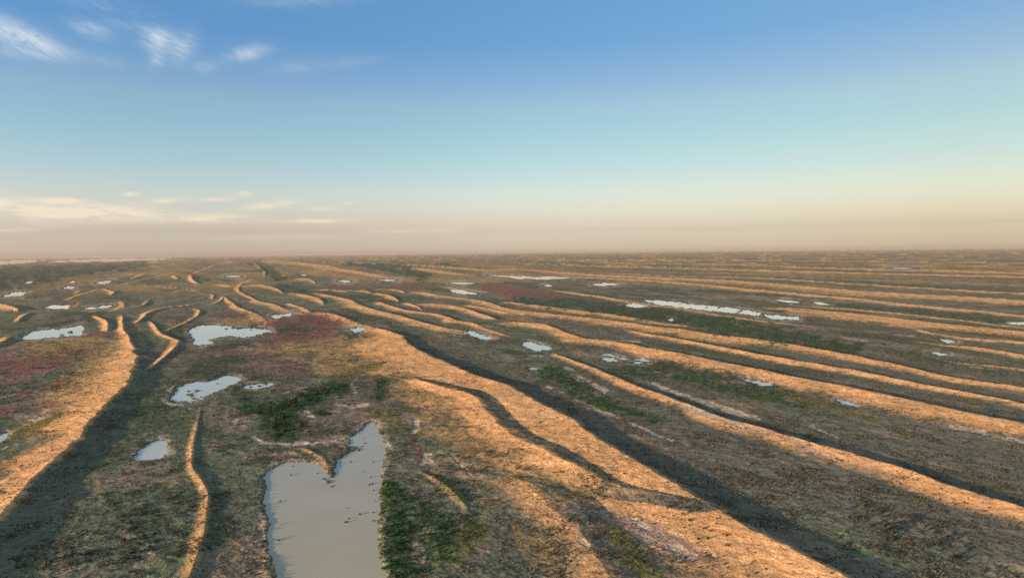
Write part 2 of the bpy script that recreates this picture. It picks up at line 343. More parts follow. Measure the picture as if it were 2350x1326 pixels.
# ------------------------------------------------------------------ ponds, outlines as seen from the drone
PONDS = [
    ("broad pale grey pond in the foreground, filling a hollow beside the green shore", "big",
     [(606, 1095), (614, 1082), (630, 1070), (650, 1061), (680, 1058), (712, 1060), (735, 1068), (748, 1082), (757, 1094), (766, 1094), (768, 1075), (775, 1055), (795, 1042), (808, 1032), (790, 1012), (800, 1005), (815, 998), (825, 990), (835, 980), (845, 972), (852, 966), (860, 972), (870, 985), (876, 1000), (884, 1020), (882, 1045), (874, 1070), (872, 1090), (876, 1110), (868, 1130), (874, 1160), (870, 1185), (864, 1210), (870, 1240), (868, 1270), (878, 1300), (888, 1326), (905, 1400), (900, 1460), (670, 1460), (650, 1400), (636, 1326), (628, 1300), (618, 1270), (612, 1230), (618, 1200), (610, 1170), (604, 1140), (612, 1115)]),
    ("white sheet of water with a hooked shore below the crescent dunes", "mid", [(431, 763), (443, 754), (466, 745), (490, 747), (531, 749), (545, 754), (579, 754), (609, 754), (623, 759), (599, 766), (562, 774), (536, 773), (524, 770), (500, 774), (480, 780), (490, 785), (470, 790), (453, 793), (444, 790), (446, 778), (439, 766)]),
    ("bluish oval pond speckled with islets at the head of the path ridge", "mid", [(391, 916), (402, 904), (409, 890), (426, 880), (453, 877), (483, 875), (511, 863), (524, 861), (548, 865), (551, 873), (521, 887), (490, 900), (460, 914), (439, 921), (409, 921)]),
    ("thin rippled pool just beyond the speckled oval pond", "mid", [(550, 890), (572, 883), (606, 880), (620, 877), (631, 880), (613, 888), (579, 892)]),
    ("small rounded pond in the shadow of the left dune", "mid", [(303, 1056), (320, 1033), (337, 1019), (357, 1010), (380, 1012), (383, 1026), (390, 1036), (371, 1050), (340, 1055)]),
    ("long spindle-shaped pond beside the red ground at far left", "mid", [(53, 776), (68, 764), (102, 757), (150, 754), (184, 747), (194, 754), (184, 768), (153, 771), (129, 774), (68, 778)]),
    ("little ragged pool against the dark flank of a dune near the red scrub", "mid", [(621, 725), (637, 722), (654, 720), (674, 717), (667, 725), (647, 727), (630, 731)]),
    ("tiny pool at the start of the main dune crest", "mid", [(806, 756), (819, 752), (838, 751), (829, 759), (816, 763)]),
    ("narrow slanting pool at the end of a thin crest", "mid", [(1068, 763), (1081, 760), (1102, 766), (1129, 776), (1115, 779), (1088, 771)]),
    ("smooth white oval pool rimmed with pink crust in the valley middle", "mid", [(1195, 785), (1214, 785), (1241, 791), (1265, 798), (1258, 803), (1231, 803), (1207, 798), (1197, 791)]),
    ("forked shallow pool on pink mud beneath the broad right dune", "mid", [(1379, 822), (1394, 820), (1409, 822), (1419, 828), (1394, 829)]),
    ("roundish puddle next to the forked pool on pink mud", "mid", [(1418, 822), (1429, 819), (1440, 823), (1432, 826)]),
    ("thread of water along the upper edge of the pink mud", "mid", [(1374, 814), (1401, 812), (1419, 819), (1400, 817)]),
    ("slim puddle at the right end of the pink mud", "mid", [(1450, 825), (1476, 823), (1498, 829), (1475, 829)]),
    ("short puddle at the lower right of the pink mud", "mid", [(1452, 832), (1465, 828), (1480, 832), (1465, 834)]),
    ("small puddle at the tip of the bright green valley strip", "mid", [(1213, 844), (1222, 843), (1234, 845), (1228, 848), (1218, 847)]),
    ("long glittering lagoon stretched between two far right dunes", "far", [(1480, 689), (1510, 689), (1550, 693), (1590, 699), (1640, 703), (1690, 708), (1740, 716), (1760, 722), (1830, 727), (1835, 733), (1780, 732), (1755, 727), (1720, 721), (1660, 715), (1590, 709), (1540, 702), (1500, 697)]),
    ("small pool on the dark green flat left of the lagoon", "far", [(1433, 700), (1455, 697), (1485, 702), (1460, 706)]),
    ("white pool on the edge of the red scrub strip", "far", [(1030, 665), (1060, 666), (1085, 671), (1100, 674), (1065, 676), (1040, 671)]),
    ("thin pool above the right end of the lagoon", "far", [(1773, 687), (1805, 689), (1840, 694), (1810, 694)]),
    ("short pool right of the thin pool above the lagoon", "far", [(1867, 694), (1885, 694), (1902, 699), (1880, 699)]),
    ("very long straight sliver of water before the far dune lines", "far", [(1120, 631), (1180, 634), (1260, 636), (1310, 638), (1260, 641), (1190, 639)]),
    ("short dash of water amid the red scrub", "far", [(1246, 656), (1255, 653), (1268, 655), (1260, 658)]),
    ("faint sliver of water right of the red scrub", "far", [(1360, 653), (1390, 649), (1422, 652), (1385, 656)]),
    ("tiny pool at the tail of a thin dune on the green flat", "far", [(1533, 734), (1541, 731), (1548, 735), (1540, 737)]),
    ("small slanting pool on the right flat", "far", [(2158, 778), (2178, 779), (2194, 785), (2175, 787)]),
    ("narrow pool on the right flat nearer than the slanting one", "far", [(2135, 808), (2155, 808), (2178, 814), (2155, 815)]),
    ("pool cut by the right edge behind the broad far dune", "far", [(2310, 740), (2340, 739), (2380, 742), (2380, 745), (2330, 744)]),
    ("curved pool at the foot of the broad right dune", "mid", [(1915, 917), (1934, 918), (1958, 925), (1974, 932), (1948, 931)]),
    ("sliver of water along the foot of the broad right dune", "mid", [(1703, 868), (1733, 873), (1780, 883), (1760, 887), (1730, 880)]),
    ("bright pool at the far left edge beyond the yellow dune", "far", [(3, 681), (30, 671), (60, 670), (50, 679)]),
    ("flat pool behind the small crescent dunes at left", "far", [(102, 706), (118, 701), (160, 701), (155, 708), (120, 709)]),
    ("small pool left of a crescent tip", "far", [(193, 708), (205, 705), (223, 706), (212, 710)]),
    ("small pool against a crescent tip", "far", [(224, 706), (236, 701), (258, 701), (246, 707)]),
    ("distant pool in the dark scrub of the left plain", "far", [(144, 662), (155, 657), (172, 658), (165, 663)]),
    ("distant fleck of water nearest the left edge", "far", [(58, 650), (66, 645), (76, 646), (70, 650)]),
    ("distant twin of pools among the far left crescents", "far", [(218, 650), (230, 646), (258, 643), (250, 649), (235, 651)]),
    ("distant fleck of water left of the twin pools", "far", [(158, 649), (166, 645), (175, 646), (168, 650)]),
    ("edge of a pond at the left side below the red ground", "mid", [(-40, 1010), (0, 998), (18, 993), (14, 1003), (0, 1013), (-40, 1030)]),
    ("distant dash of water on the ochre plain", "far", [(775, 645), (790, 643), (808, 646), (790, 648)]),
    ("distant thin pool before the far crest", "far", [(868, 643), (885, 641), (912, 643), (890, 645)]),
    ("long hair-thin pool before the red scrub", "far", [(1033, 649), (1060, 648), (1092, 650), (1060, 652)]),
    ("distant dash of water behind the left crescents", "far", [(518, 634), (535, 632), (555, 634), (535, 636)]),
    ("distant fleck of water behind a far crest", "far", [(690, 631), (698, 629), (706, 631), (698, 633)]),
    ("white salt lake on the left of the horizon", "salt", [(-200, 600), (-60, 600), (0, 598), (60, 597), (108, 597), (70, 602), (0, 607), (-200, 614)]),
    ("long white salt lake below the horizon", "salt", [(108, 602), (140, 598), (200, 595), (260, 594), (395, 592), (380, 595), (330, 598), (270, 599), (200, 601)]),
    ("faint far pool among the right dune lines", "far", [(2035, 615.3), (2060, 614.8), (2110, 616.4), (2070, 617)]),
]
# islets inside ponds (pond index, x, y, radius)
ISLETS = [(0, 752, 1105, 9), (0, 762, 1116, 4), (0, 742, 1098, 4), (0, 795, 1017, 8), (0, 808, 1029, 13), (0, 822, 1032, 6), (0, 795, 1010, 10), (0, 838, 1016, 3),
          (2, 437, 906, 8), (2, 452, 897, 6), (2, 444, 914, 6), (2, 472, 900, 4), (2, 430, 897, 4), (2, 463, 911, 3), (2, 500, 880, 3),
          (1, 520, 755, 3), (1, 560, 766, 5), (1, 533, 752, 4), (1, 575, 757, 4), (3, 575, 888, 3), (3, 595, 885, 3), (3, 610, 882, 3),
          (5, 160, 762, 7), (5, 142, 768, 4), (16, 1560, 697, 5), (16, 1620, 705, 6), (16, 1700, 714, 5), (16, 1650, 706, 4), (16, 1750, 722, 5)]

# ------------------------------------------------------------------ ground cover, lee shade painted into the dark strokes: (cover, strength, [(x, y, radius), ...])
COVER = [
    ('red', 1.0, [(-40, 850, 60), (40, 845, 60), (130, 832, 44)]), ('red', 0.6, [(40, 900, 26), (120, 885, 26)]), ('red', 1.0, [(-20, 948, 24), (60, 940, 20), (120, 928, 14)]), ('red', 0.7, [(150, 800, 26), (200, 812, 26)]), ('red', 0.7, [(450, 815, 16), (520, 810, 18), (600, 820, 22), (690, 850, 22)]),
    ('red', 0.9, [(190, 765, 14), (260, 768, 12)]), ('red', 1.0, [(640, 745, 30), (740, 735, 36)]), ('red', 1.1, [(645, 778, 18), (720, 765, 28)]), ('red', 0.8, [(590, 770, 20), (640, 800, 20)]),
    ('red', 0.9, [(510, 728, 10), (560, 722, 10)]), ('red', 0.6, [(570, 845, 20), (640, 850, 26)]), ('red', 0.9, [(740, 660, 7), (860, 662, 7), (1000, 660, 10)]),
    ('red', 1.2, [(1120, 661, 14), (1160, 668, 18), (1250, 676, 18), (1280, 682, 10)]), ('red', 0.6, [(1300, 655, 12), (1400, 662, 12), (1480, 672, 8)]),
    ('red', 0.5, [(350, 678, 10), (420, 672, 8)]), ('red', 0.8, [(1165, 784, 8), (1195, 783, 6)]), ('red', 0.6, [(610, 812, 14), (690, 820, 14)]),
    ('red', 1.0, [(800, 890, 9), (795, 905, 9)]), ('red', 1.0, [(938, 993, 9), (965, 1048, 10)]), ('red', 0.6, [(1000, 790, 0.1)]),
    ('green', 1.2, [(560, 943, 20), (620, 945, 28), (700, 918, 30), (780, 888, 22)]), ('green', 1.2, [(630, 960, 30), (650, 1000, 24)]),
    ('green', 1.1, [(735, 950, 20)]), ('green', 0.8, [(690, 975, 16), (740, 985, 10)]), ('green', 0.7, [(540, 900, 20), (580, 925, 12)]),
    ('green', 1.1, [(885, 1110, 16), (905, 1150, 36), (920, 1210, 40), (910, 1270, 36), (920, 1330, 40), (930, 1400, 40)]),
    ('green', 0.8, [(980, 1170, 50), (1000, 1240, 50), (990, 1300, 40)]), ('green', 0.6, [(1080, 1180, 26), (1090, 1230, 30)]),
    ('green', 1.3, [(1255, 850, 16), (1290, 872, 28), (1320, 895, 26)]), ('green', 1.2, [(1345, 915, 18), (1400, 930, 24), (1450, 945, 14)]), ('green', 1.0, [(1465, 950, 14), (1500, 965, 16)]),
    ('dgreen', 0.9, [(1420, 850, 30), (1540, 850, 34), (1680, 880, 30), (1800, 905, 24)]), ('green', 0.8, [(1560, 860, 22), (1650, 885, 22), (1720, 905, 18), (1850, 935, 18)]),
    ('dgreen', 1.0, [(1200, 690, 18), (1330, 700, 26), (1450, 720, 26), (1560, 730, 34), (1700, 755, 38), (1820, 775, 34), (1950, 800, 24)]),
    ('dgreen', 0.6, [(2020, 800, 40), (2150, 830, 40), (2300, 855, 30)]), ('dgreen', 0.8, [(1900, 700, 12), (2050, 710, 16), (2200, 725, 16), (2400, 745, 16)]),
    ('dgreen', 1.2, [(800, 606, 8), (875, 613, 12), (930, 621, 16), (965, 630, 16), (965, 640, 10)]), ('dgreen', 1.2, [(590, 602, 16), (605, 610, 12), (620, 630, 16), (640, 640, 16)]), ('dgreen', 0.9, [(1010, 605, 6), (1050, 611, 6)]),
    ('dgreen', 0.9, [(870, 650, 0.1)]), ('dgreen', 0.8, [(458, 636, 12), (475, 640, 10)]), ('dgreen', 0.9, [(645, 655, 14), (690, 668, 14)]),
    ('dgreen', 0.6, [(300, 690, 24), (320, 700, 20)]), ('dgreen', 1.0, [(875, 872, 14), (868, 895, 16), (868, 915, 12)]), ('dgreen', 0.7, [(960, 1000, 10)]),
    ('green', 0.7, [(300, 1103, 16)]), ('green', 0.5, [(260, 1140, 22), (270, 1170, 16)]), ('green', 0.4, [(400, 960, 20), (395, 985, 14)]),
    ('green', 0.6, [(640, 755, 14), (655, 762, 10)]), ('green', 0.8, [(1160, 808, 8), (1210, 815, 10), (1240, 812, 8)]), ('green', 0.6, [(1830, 1070, 14), (1860, 1080, 12)]),
    ('olive', 1.0, [(780, 870, 22), (830, 850, 20), (900, 830, 0.1)]), ('olive', 0.8, [(840, 940, 20), (900, 960, 26), (930, 1000, 24)]), ('olive', 1.1, [(30, 1000, 10), (100, 975, 12), (140, 955, 8)]),
    ('olive', 1.0, [(1000, 1095, 14), (1060, 1150, 14)]), ('olive', 0.9, [(1420, 1230, 40), (1460, 1290, 44), (1500, 1320, 30)]), ('olive', 0.9, [(1080, 1220, 40), (1040, 1280, 30)]),
    ('olive', 0.8, [(1800, 905, 16), (1900, 935, 16), (2000, 960, 14)]), ('olive', 0.6, [(1700, 690, 20), (1900, 720, 0.1), (2000, 770, 12), (2150, 790, 10)]),
    ('ochre', 1.1, [(120, 800, 50), (200, 800, 60), (230, 840, 50), (190, 880, 50), (130, 930, 40)]), ('ochre', 0.9, [(560, 735, 24), (520, 738, 20)]), ('ochre', 1.0, [(640, 800, 40), (760, 800, 60), (780, 840, 50)]),
    ('ochre', 1.0, [(840, 775, 26), (870, 820, 40), (860, 860, 26)]), ('ochre', 0.9, [(920, 850, 40), (960, 900, 60), (1030, 950, 80), (1100, 1010, 90), (1180, 1060, 100), (1300, 1120, 90)]),
    ('ochre', 0.8, [(1080, 700, 12), (1180, 730, 16), (1240, 745, 18), (1330, 765, 16)]), ('ochre', 0.8, [(1300, 730, 14), (1450, 745, 16), (1560, 765, 16), (1700, 790, 16)]),
    ('ochre', 0.8, [(700, 625, 20), (850, 640, 16), (1000, 645, 14), (1150, 645, 10)]), ('ochre', 0.7, [(300, 660, 20), (450, 660, 20), (560, 650, 16)]), ('ochre', 0.6, [(1600, 680, 14), (1750, 685, 10), (1850, 690, 8), (2200, 700, 0.1)]),
    ('ochre', 0.6, [(1400, 645, 10), (1700, 665, 12), (2000, 690, 10)]), ('ochre', 0.6, [(1800, 632, 8), (2000, 642, 12), (2350, 655, 14)]),
    ('ochre', 0.7, [(1180, 1210, 40), (1260, 1280, 50), (1300, 1330, 60)]), ('ochre', 0.5, [(300, 740, 20), (330, 790, 16)]),
    ('dark', 0.8, [(960, 770, 16), (1010, 800, 24), (1080, 835, 28), (1180, 870, 36), (1300, 930, 30), (1400, 990, 40), (1550, 1090, 40), (1750, 1200, 50), (1950, 1310, 50), (2100, 1400, 50)]),  # dark strokes follow the dune lees: scrub, with the dunes' shade painted in
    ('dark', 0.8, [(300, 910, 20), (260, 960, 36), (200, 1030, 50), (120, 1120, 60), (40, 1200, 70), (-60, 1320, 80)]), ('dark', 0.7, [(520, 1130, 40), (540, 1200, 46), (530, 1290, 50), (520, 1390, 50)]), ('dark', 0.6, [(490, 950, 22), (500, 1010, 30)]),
    ('dark', 0.7, [(380, 735, 24), (430, 720, 24)]), ('dark', 0.7, [(60, 740, 30), (150, 725, 30)]), ('dark', 0.8, [(300, 770, 10), (310, 790, 9)]), ('dgreen', 1.3, [(-60, 640, 44), (100, 630, 40), (220, 614, 22), (320, 606, 12)]), ('dark', 0.7, [(0, 630, 12), (100, 622, 12), (200, 612, 12), (300, 605, 8)]),
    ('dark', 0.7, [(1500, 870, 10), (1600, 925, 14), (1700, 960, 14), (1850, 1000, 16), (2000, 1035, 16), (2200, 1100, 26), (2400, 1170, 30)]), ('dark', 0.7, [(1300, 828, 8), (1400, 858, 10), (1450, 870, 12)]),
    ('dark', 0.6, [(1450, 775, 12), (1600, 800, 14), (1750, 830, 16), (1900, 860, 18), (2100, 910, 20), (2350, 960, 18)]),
    ('mud', 1.0, [(660, 1045, 16), (600, 1045, 14), (560, 1050, 10)]), ('mud', 0.9, [(760, 1010, 24), (790, 1030, 10), (765, 985, 10)]), ('mud', 0.8, [(700, 1017, 10), (640, 1022, 8)]),
    ('mud', 0.9, [(1320, 810, 14), (1380, 818, 14), (1440, 828, 12), (1490, 832, 8)]), ('mud', 0.9, [(960, 1220, 22), (950, 1270, 20), (985, 1300, 24)]), ('mud', 0.7, [(1650, 950, 0.1), (1700, 985, 14), (1780, 1005, 14), (1860, 1035, 14), (1920, 1060, 10)]),
    ('mud', 1.4, [(1425, 1198, 18), (1480, 1222, 28), (1540, 1258, 34), (1590, 1282, 22)]), ('mud', 0.8, [(600, 1250, 14), (598, 1300, 18), (600, 1200, 10)]), ('mud', 0.5, [(260, 1210, 30), (330, 1260, 40), (300, 1300, 40)]),
    ('mud', 0.6, [(560, 965, 14), (545, 975, 12)]), ('mud', 0.6, [(50, 960, 30), (100, 950, 20)]), ('mud', 0.6, [(830, 930, 14), (790, 940, 14), (705, 950, 12)]), ('mud', 0.7, [(1290, 1240, 0.1)]),
    ('mud', 0.6, [(60, 690, 14), (110, 685, 12)]), ('mud', 0.5, [(2000, 990, 30), (2080, 1000, 24)]),
    ('crust', 1.0, [(580, 1005, 4), (600, 1018, 4), (660, 1021, 5), (720, 1018, 5), (770, 1010, 4), (800, 1003, 3)]), ('crust', 0.9, [(840, 928, 6), (800, 935, 7), (770, 930, 5)]),
    ('crust', 0.9, [(700, 945, 8), (720, 960, 5)]), ('crust', 0.9, [(540, 965, 6), (530, 973, 5)]), ('crust', 0.9, [(815, 870, 5), (806, 880, 6), (812, 900, 5)]), ('crust', 1.0, [(953, 965, 4), (955, 985, 4), (945, 995, 4)]),
    ('crust', 1.2, [(980, 1045, 6), (978, 1062, 7), (965, 1068, 5)]), ('crust', 0.8, [(1455, 1200, 8), (1490, 1222, 5)]), ('crust', 0.9, [(1545, 1265, 14), (1585, 1284, 14)]), ('crust', 1.0, [(1335, 1250, 9), (1345, 1262, 6)]),
    ('crust', 0.9, [(1300, 845, 5), (1312, 855, 5), (1330, 870, 8), (1345, 875, 6)]), ('crust', 0.9, [(1360, 882, 5), (1385, 895, 7), (1385, 902, 4)]), ('crust', 0.8, [(1255, 888, 5), (1265, 891, 4)]), ('crust', 0.8, [(1285, 901, 4), (1295, 903, 4)]), ('crust', 0.8, [(1318, 918, 4), (1335, 924, 4)]),
    ('crust', 0.8, [(1350, 930, 4), (1375, 945, 5), (1400, 955, 7), (1420, 960, 4)]), ('crust', 0.8, [(1445, 972, 4), (1480, 988, 5), (1510, 1003, 6), (1540, 1012, 4)]),
    ('crust', 1.0, [(1497, 880, 4), (1520, 892, 5), (1600, 918, 9), (1680, 945, 8), (1740, 962, 6)]), ('crust', 0.9, [(1560, 932, 5), (1630, 958, 7), (1700, 985, 5)]), ('crust', 0.8, [(1860, 980, 5), (1920, 1005, 4)]), ('crust', 0.7, [(2110, 1058, 4), (2160, 1072, 5), (2220, 1085, 4)]),
    ('crust', 1.0, [(2180, 980, 4), (2230, 988, 6), (2300, 1005, 6), (2380, 1025, 6)]), ('crust', 0.8, [(1385, 780, 2), (1465, 785, 3)]), ('crust', 0.8, [(1930, 775, 3), (1990, 783, 3)]), ('crust', 0.7, [(2230, 843, 3), (2290, 850, 3)]), ('crust', 0.7, [(2050, 770, 3), (2100, 772, 3)]),
    ('crust', 0.8, [(925, 745, 3), (960, 748, 3)]), ('crust', 0.7, [(1030, 770, 2), (1060, 772, 2)]), ('crust', 0.9, [(1200, 815, 2), (1240, 818, 3)]), ('crust', 0.8, [(195, 1232, 6), (205, 1225, 4)]), ('crust', 0.7, [(245, 1195, 7)]),
    ('crust', 0.8, [(370, 915, 5), (385, 928, 5), (420, 930, 4)]), ('crust', 0.8, [(385, 897, 5), (400, 885, 4)]), ('crust', 0.7, [(365, 1003, 4), (385, 1000, 5)]), ('crust', 0.8, [(75, 970, 4), (110, 955, 4)]), ('crust', 0.7, [(0, 1035, 5), (15, 1025, 4)]),
    ('crust', 0.7, [(0, 915, 3), (30, 905, 3)]), ('crust', 0.5, [(700, 890, 4), (640, 905, 3)]), ('crust', 0.7, [(1030, 1040, 0.1), (1085, 1100, 8)]), ('crust', 0.7, [(450, 760, 3), (430, 755, 4)]),
]
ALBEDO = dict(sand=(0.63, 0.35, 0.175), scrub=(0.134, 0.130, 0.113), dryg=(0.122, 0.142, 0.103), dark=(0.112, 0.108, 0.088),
              red=(0.185, 0.085, 0.078), green=(0.034, 0.080, 0.030), dgreen=(0.040, 0.066, 0.048), olive=(0.12, 0.115, 0.035),
              ochre=(0.33, 0.215, 0.105), mud=(0.29, 0.205, 0.17), crust=(0.40, 0.325, 0.285), bed=(0.22, 0.19, 0.15))


def cat(pts, n):
    p = np.array(pts, float)
    if len(p) < 3:
        s = np.linspace(0, len(p) - 1, (len(p) - 1) * n + 1)
        return np.stack([np.interp(s, range(len(p)), p[:, i]) for i in range(p.shape[1])], 1)
    e = np.vstack([2 * p[0] - p[1], p, 2 * p[-1] - p[-2]])
    out = []
    for i in range(len(p) - 1):
        a, b, c, d = e[i:i + 4]
        for k in range(n):
            t = k / n
            out.append(0.5 * ((2 * b) + (c - a) * t + (2 * a - 5 * b + 4 * c - d) * t * t + (3 * b - a - 3 * c + d) * t ** 3))
    out.append(p[-1])
    return np.array(out)


AX = math.radians(-23)                       # bearing of the dune lines
EU = np.array([math.cos(AX), -math.sin(AX)])
EV = np.array([math.sin(AX), math.cos(AX)])
SUNH = np.array([math.sin(SUN_AZ), math.cos(SUN_AZ)])


def prep_dune(d):
    s = cat(d['p'], 5)
    px, py, t = s[:, 0], s[:, 1], s[:, 2]
    cx, cy = unproj(px, py)
    vert = t > 0
    fx, fy = unproj(px - np.where(vert, 0, -t), py + np.where(vert, t, 0))
    tx = np.gradient(cx)
    ty = np.gradient(cy)
    L = np.hypot(tx, ty) + 1e-9
    w = np.abs((fx - cx) * ty - (fy - cy) * tx) / L
    gap = np.hypot(fx - cx, fy - cy)
    w = np.maximum(w, gap * 0.3)
    k = np.ones(5) / 5
    w = np.convolve(np.pad(w, 2, mode='edge'), k, 'valid')
    H = np.full_like(w, d['H']) if 'H' in d else np.clip(0.10 * w, 0.55, 2.3)
    H = np.minimum(H, 0.17 * w + 0.3)
    H0 = H.copy()
    q = np.concatenate([[0], np.cumsum(np.hypot(np.diff(cx), np.diff(cy)))])
    q /= q[-1]
    a, b = d.get('taper', (0, 0))
    if a:
        H = H * (0.12 + 0.88 * sm(0, a, q))
    if b:
        H = H * (0.12 + 0.88 * sm(0, b, 1 - q))
    cx, cy = unproj(px, py, H)
    tx = np.gradient(cx)
    ty = np.gradient(cy)
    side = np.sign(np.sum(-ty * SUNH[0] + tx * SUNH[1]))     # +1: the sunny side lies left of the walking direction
    tp = np.clip(H / H0, 0, 1)
    if b == 0 and (s[-1, 0] > 2300 or s[-1, 1] > 1326 or s[-1, 0] < -60):
        # carry the dune on beyond the edge of the view along the lie of the land
        dv = np.array([cx[-1] - cx[-4], cy[-1] - cy[-4]])
        dv /= np.hypot(*dv)
        for _ in range(16):
            tgt = -EV
            dv = 0.8 * dv + 0.2 * tgt
            dv /= np.hypot(*dv)
            cx = np.append(cx, cx[-1] + dv[0] * 55)
            cy = np.append(cy, cy[-1] + dv[1] * 55)
            w = np.append(w, min(w[-1], 45))
            H = np.append(H, H[-1])
            tp = np.append(tp, tp[-1])
    lee = H / math.tan(math.radians(d.get('lee', 15)))
    return dict(x=cx, y=cy, w=w, H=H, side=side, lee=lee, sa=d.get('sa', 1.0), add=d.get('add', False), ex=d.get('ex', 1.02), tp=tp, sf=d.get('sf', (1.0, 0.38)))


DN = [prep_dune(d) for d in DUNES]
_r = np.random.default_rng(5)
FAR_U = np.cumsum(_r.uniform(170, 620, 160)) - 9000
FAR_W = _r.uniform(35, 120, 160)
FAR_H = _r.uniform(3, 6, 160)
FAR_S = _r.integers(0, 9999, 160)

pond_px = [np.array(p[2], float) for p in PONDS]
VS = 2.2


def seg_dist(X, Y, poly, closed=True):
    n = len(poly)
    best = np.full(X.shape, 1e9, np.float32)
    inside = np.zeros(X.shape, bool)
    for i in range(n if closed else n - 1):
        ax, ay = poly[i]
        bx, by = poly[(i + 1) % n]
        dx, dy = bx - ax, by - ay
        L2 = dx * dx + dy * dy + 1e-9
        t = np.clip(((X - ax) * dx + (Y - ay) * dy) / L2, 0, 1)
        best = np.minimum(best, np.hypot(X - ax - t * dx, Y - ay - t * dy))
        if closed and ay != by:
            c = ((ay > Y) != (by > Y)) & (X < (bx - ax) * (Y - ay) / (by - ay) + ax)
            inside ^= c
    return np.where(inside, -best, best) if closed else best


def terrain(x, y):
    """height and ground-cover albedo of the land at points x, y"""
    N = len(x)
    PX, PY = proj(x, y)
    dist = np.hypot(x, y)
    u = x * EU[0] + y * EU[1]
    v = x * EV[0] + y * EV[1]
    fade = lambda wl: np.clip(2.2 - dist / (wl * 160), 0, 1)    # drop relief finer than the mesh can carry
    # base relief, a little drawn out along the dunes
    z = 0.9 * fbm(u / 60, v / 140, 3, 4)
    rough = 0.55 * (fbm(x / 9, y / 9, 21, 3) - 0.5) * fade(9) + 0.30 * (vn(x / 3.1, y / 3.1, 31) - 0.5) * fade(3.5) + 0.22 * (vn(x / 1.4, y / 1.4, 33) - 0.5) * fade(1.6)
    rough = rough + 1.3 * (fbm(u / 70, v / 200, 41, 3) - 0.5) * np.clip(dist / 1500 - 0.3, 0, 1)
    zr = rough
    sand = np.zeros(N, np.float32)
    slope_s = np.zeros(N, np.float32)
    wob = (fbm(x / 14, y / 14, 51, 3) - 0.5)
    wob2 = (fbm(x / 40, y / 40, 57, 3) - 0.5)
    n_cov = fbm(x / 7, y / 7, 61, 3)
    lumps = fbm(u / 14, v / 26, 63, 3)
    dz = np.zeros(N, np.float32)
    for d in DN:
        R = max(d['w'].max(), d['lee'].max()) * 1.15 + 6
        m = (x > d['x'].min() - R) & (x < d['x'].max() + R) & (y > d['y'].min() - R) & (y < d['y'].max() + R)
        idx = np.nonzero(m)[0]
        if not len(idx):
            continue
        X = x[idx]
        Y = y[idx]
        best = np.full(len(idx), 1e12)
        bs = np.zeros(len(idx))
        bw = np.ones(len(idx))
        bh = np.zeros(len(idx))
        bl = np.ones(len(idx))
        bt = np.zeros(len(idx))
        for i in range(len(d['x']) - 1):
            ax, ay, bx, by = d['x'][i], d['y'][i], d['x'][i + 1], d['y'][i + 1]
            ex, ey = bx - ax, by - ay
            L2 = ex * ex + ey * ey + 1e-9
            t = ((X - ax) * ex + (Y - ay) * ey) / L2
            t = np.clip(t, 0, 1)
            qx = X - ax - t * ex
            qy = Y - ay - t * ey
            dd = qx * qx + qy * qy
            k = dd < best
            best = np.where(k, dd, best)
            bs = np.where(k, np.sign(ex * qy - ey * qx), bs)
            bw = np.where(k, d['w'][i] + t * (d['w'][i + 1] - d['w'][i]), bw)
            bh = np.where(k, d['H'][i] + t * (d['H'][i + 1] - d['H'][i]), bh)
            bt = np.where(k, d['tp'][i] + t * (d['tp'][i + 1] - d['tp'][i]), bt)
            bl = np.where(k, d['lee'][i] + t * (d['lee'][i + 1] - d['lee'][i]), bl)
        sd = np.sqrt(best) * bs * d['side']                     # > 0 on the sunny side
        sd = sd + wob[idx] * np.minimum(0.20 * bw, 3.5) + wob2[idx] * np.minimum(0.2 * bw, 6)
        tw = np.clip(sd / bw, 0, 1)
        tl = np.clip(-sd / bl, 0, 1)
        prof = np.where(sd >= 0, (1 - tw) ** d['ex'], (1 - tl) ** 1.25)
        hz = bh * prof * (0.82 + 0.36 * lumps[idx])
        if d['add']:
            hz = np.where(prof > 0, hz + dz[idx], 0)
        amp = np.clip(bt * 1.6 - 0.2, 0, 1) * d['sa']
        s = np.where(sd >= 0, amp * sm(d['sf'][0], d['sf'][1], tw + (n_cov[idx] - 0.5) * 0.5 + wob2[idx] * 0.5) * (tw < 1), amp * np.clip(0.9 - tl * 3.0 + (n_cov[idx] - 0.5), 0, 0.8))  # sand colour stops just behind the crest; darker lee cover partly paints its shade
        up_ = hz > dz[idx]
        dz[idx] = np.maximum(dz[idx], hz)
        sand[idx] = np.maximum(np.where(up_, s, sand[idx] * 0.999), 0)
    # far dune lines
    fu = u + 90 * (fbm(v / 1500, u / 4000, 71, 3) - 0.5) * 2 + 25 * (fbm(v / 350, u / 900, 73, 2) - 0.5)
    k = np.clip(np.searchsorted(FAR_U, fu), 1, len(FAR_U) - 2)
    wgt = np.maximum(sm(2050, 2600, u) * sm(1500, 2300, dist), sm(4200, 6000, dist) * sm(-300, 900, u - 0.02 * dist) * 0.9)
    wgt = np.maximum(wgt, sm(6000, 9000, dist) * 0.45)
    for kk in (k - 1, k):
        du = FAR_U[kk] - fu
        pres = sm(0.32, 0.6, vn(v / 2600 + FAR_S[kk], FAR_S[kk] * 0.37, 77))
        W = FAR_W[kk] * (0.6 + 0.8 * vn(v / 900 + FAR_S[kk] * 3.1, FAR_S[kk] * 0.7, 78))
        Hh = FAR_H[kk] * pres * wgt
        lee = Hh / math.tan(math.radians(22)) + 1
        prof = np.where(du >= 0, np.clip(1 - du / W, 0, 1) ** 1.4, np.clip(1 + du / lee, 0, 1) ** 1.2)
        hz = Hh * prof
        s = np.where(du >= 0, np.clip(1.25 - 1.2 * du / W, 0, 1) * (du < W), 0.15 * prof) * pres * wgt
        sand = np.where(hz > dz, np.maximum(sand * 0.5, s), sand)
        dz = np.maximum(dz, hz)
